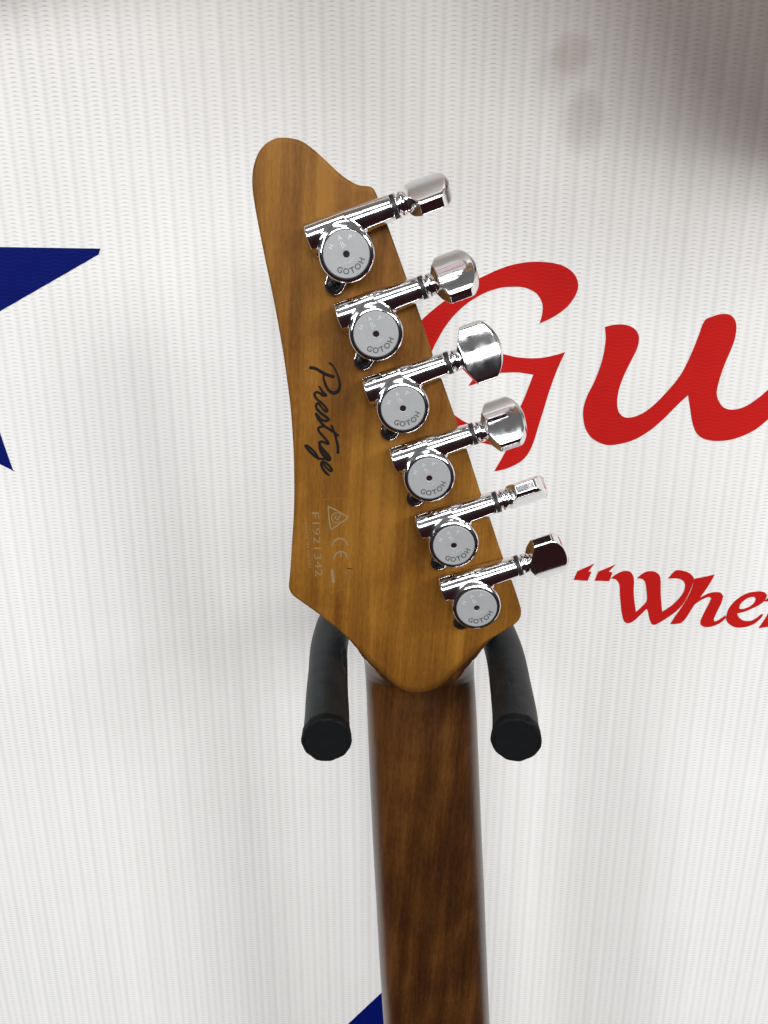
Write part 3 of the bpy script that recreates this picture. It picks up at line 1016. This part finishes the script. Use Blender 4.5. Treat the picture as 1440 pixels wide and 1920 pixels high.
PRE = [
    st([(400, 222), (470, 235), (550, 282), (640, 325), (718, 350)], [50, 42, 44, 46, 44]),
    st([(675, 160), (720, 205), (768, 290), (800, 390), (812, 480), (792, 548), (740, 580), (685, 568), (635, 515), (602, 440), (582, 370), (585, 305)], [34, 24, 24, 32, 42, 50, 52, 46, 40, 36, 30, 24]),
    st([(525, 492), (562, 555), (615, 612)], [28, 34, 42]),
    st([(615, 612), (575, 615), (530, 585), (485, 568), (455, 590), (462, 632), (500, 680), (555, 725), (605, 775), (630, 820), (622, 845), (590, 828), (545, 775), (505, 728), (478, 745), (482, 795), (525, 850), (580, 895), (640, 940), (652, 962), (610, 978), (555, 960), (505, 915), (478, 880)],
       [42, 40, 36, 34, 34, 34, 34, 34, 34, 38, 38, 32, 30, 30, 34, 38, 40, 40, 40, 40, 36, 38, 42, 44]),
    st([(478, 880), (500, 935), (545, 1000), (600, 1055), (680, 1105), (785, 1182)], [38, 40, 38, 36, 36, 34]),
    st([(700, 1050), (735, 1145), (762, 1240), (785, 1340), (786, 1425)], [34, 34, 34, 38, 42]),
    st([(600, 1055), (545, 1060), (508, 1085), (520, 1130), (570, 1190), (622, 1250), (652, 1298), (620, 1297), (565, 1272), (525, 1285), (540, 1345), (595, 1410), (650, 1475), (668, 1525), (635, 1525), (580, 1465), (540, 1405), (525, 1345)],
       [34, 34, 34, 34, 34, 36, 38, 38, 36, 38, 42, 48, 52, 46, 44, 40, 36, 34]),
    st([(655, 1500), (580, 1520), (500, 1505), (425, 1450), (355, 1375), (325, 1332), (360, 1335), (430, 1395), (485, 1465), (510, 1515)], [40, 36, 36, 36, 34, 34, 32, 32, 32, 32]),
    st([(565, 1560), (610, 1570), (665, 1620), (700, 1672), (680, 1690), (635, 1655), (590, 1600), (560, 1562), (548, 1595), (575, 1660), (615, 1712), (655, 1745)], [36, 34, 34, 36, 32, 30, 30, 32, 36, 38, 38, 30]),
]
o = ribbon(PRE, 7.579, 530, 660, 'script_signature', M_INK, guitar)
o['label'] = 'black handwritten-style word Prestige on the headstock'

# serial number, origin line, approval marks (faded)
def line_text(word, p0, p1, height, name, m, lab=None):
    """word running from pixel p0 to p1 down the headstock, letters turned with their heads to the right"""
    a, b_ = P(*p0, YH), P(*p1, YH)
    tv, tf = text_mesh(word, 1.0)
    xs = [v[0] for v in tv]
    lo, hi = min(xs), max(xs)
    d = b_ - a
    upv = Vector((-d.z, 0, d.x)).normalized()
    if upv.x < 0: upv = -upv
    vs = []
    for x, y, _ in tv:
        p = a + d * ((x - lo) / (hi - lo)) + upv * (y * height / 0.72)
        vs.append((p.x, YH - 0.00012, p.z))
    o = mesh_obj(name, vs, tf, m, guitar, False, g_org)
    if lab: o['label'] = lab
    return o


line_text('F1921342', (584.5, 960.5), (591.5, 1080.5), 0.0027, 'serial_number', M_GHOST, 'faded stamped serial number F1921342')
line_text('MADE IN JAPAN', (571, 981), (578, 1064), 0.0011, 'origin_line', M_GHOST, 'faded line reading MADE IN JAPAN')
C8 = lambda L_: L_
LINES = [st([(430, 180), (465, 700), (500, 1290)], 6), st([(620, 120), (650, 720), (680, 1330), (860, 1335), (1060, 1300)], 5), st([(620, 120), (800, 110), (940, 110)], 4), st([(940, 110), (1050, 700), (1075, 1200)], 3)]
ribbon(LINES, 7.2, 520, 920, 'decal_border', M_GHOST2, guitar, 0.00008)
TRI = [st([(690, 215), (800, 265), (960, 358)], 20), st([(960, 358), (850, 440), (725, 525)], 20), st([(725, 525), (700, 400), (688, 215)], 20),
       st([(800 + 68 * math.cos(t), 365 + 68 * math.sin(t)) for t in [0.7 + k * 0.55 for k in range(10)]], 14),
       st([(780, 345), (810, 395), (850, 330)], 14), st([(770, 390), (800, 330), (835, 380)], 10)]
ribbon(TRI, 7.2, 520, 920, 'approval_triangle', M_GHOST, guitar)
CE = [st([(745, 740), (765, 685), (830, 645), (905, 662), (952, 735)], 24), st([(765, 910), (795, 850), (855, 820), (920, 845), (948, 915)], 24), st([(855, 825), (862, 890)], 22)]
ribbon(CE, 7.2, 520, 920, 'conformity_mark', M_GHOST, guitar)
BAR = [st([(740, 1080), (755, 1225)], 48)]
ribbon(BAR, 7.2, 520, 920, 'decal_bar', M_GHOST, guitar)
BIN = [st([(945, 1045), (1010, 1055)], 9)]
ribbon(BIN, 7.2, 520, 920, 'wood_nick', M_INK, guitar)
BIN = [st([(930, 1080), (925, 1190)], 8), st([(990, 1085), (985, 1190)], 8), st([(930, 1080), (990, 1085)], 8), st([(925, 1190), (985, 1190)], 8), st([(910, 1100), (1000, 1170)], 7)]
ribbon(BIN, 7.2, 520, 920, 'bin_mark', M_GHOST2, guitar, 0.0001)

# ================================================================== unseen guitar bodies up the wall, put in for their shade on the banner
b2 = Vector((0.226, 0.262, CAMZ + 0.0665))
g2 = thing('unseen_guitar', 'unseen brown guitar body above the red lettering, shading the top right corner', 'guitar', b2)
outl = []
for k in range(64):
    t = 2 * math.pi * k / 64
    x, z = 0.17 * math.copysign(abs(math.cos(t)) ** 0.72, math.cos(t)), 0.15 * math.copysign(abs(math.sin(t)) ** 0.8, math.sin(t)) + 0.15
    if z > 0.15:
        x *= 1 - 0.22 * math.sin((z - 0.15) / 0.15 * math.pi) ** 2
        z = 0.15 + (z - 0.15) * 1.75
    outl.append((b2.x + x, b2.z + z))
vs, fs = [], []
m_ = len(outl)
cx = sum(p[0] for p in outl) / m_; cz = sum(p[1] for p in outl) / m_
for ins, dep in ((0.03, -0.022), (0.012, -0.020), (0.003, -0.014), (0, -0.006), (0, 0.006), (0.003, 0.014), (0.012, 0.020), (0.03, 0.022)):
    for x, z in outl:
        d = Vector((x - cx, z - cz)); d2 = d * (1 - ins / d.length)
        vs.append((cx + d2.x, b2.y + dep, cz + d2.y))
for k in range(7):
    for i in range(m_):
        j = (i + 1) % m_
        fs.append((k * m_ + i, k * m_ + j, (k + 1) * m_ + j, (k + 1) * m_ + i))
fs += [tuple(range(m_)), tuple(7 * m_ + i for i in range(m_))]
mesh_obj('body', vs, fs, M_BODY, g2, True, b2)
v_, f_ = sweep([Vector((b2.x, b2.y, b2.z + 0.002)), Vector((b2.x, b2.y, b2.z - 0.006)), Vector((b2.x, b2.y, b2.z - 0.008))], [0.004, 0.004, 0.007], 20)
mesh_obj('strap_button', v_, f_, M_CHROME, g2, True, b2)
v_, f_ = sweep([Vector((b2.x, b2.y + 0.02, b2.z + 0.10)), Vector((b2.x, YW + 0.001, b2.z + 0.10))], [0.02, 0.02], 20)
mesh_obj('wall_bracket', v_, f_, M_STEEL, g2, True, b2)
g2['group'] = 'unseen guitars shading the top of the banner'
g3 = g2.copy(); COL.objects.link(g3)  # second body added out of view to dim the banner's top edge
g3.location = (-0.19, 0.262, CAMZ + 0.135)
g3['label'] = 'added unseen brown guitar body above the blue star, dimming the top edge'
for ch in list(g2.children):
    c = ch.copy(); c.parent = g3; COL.objects.link(c)
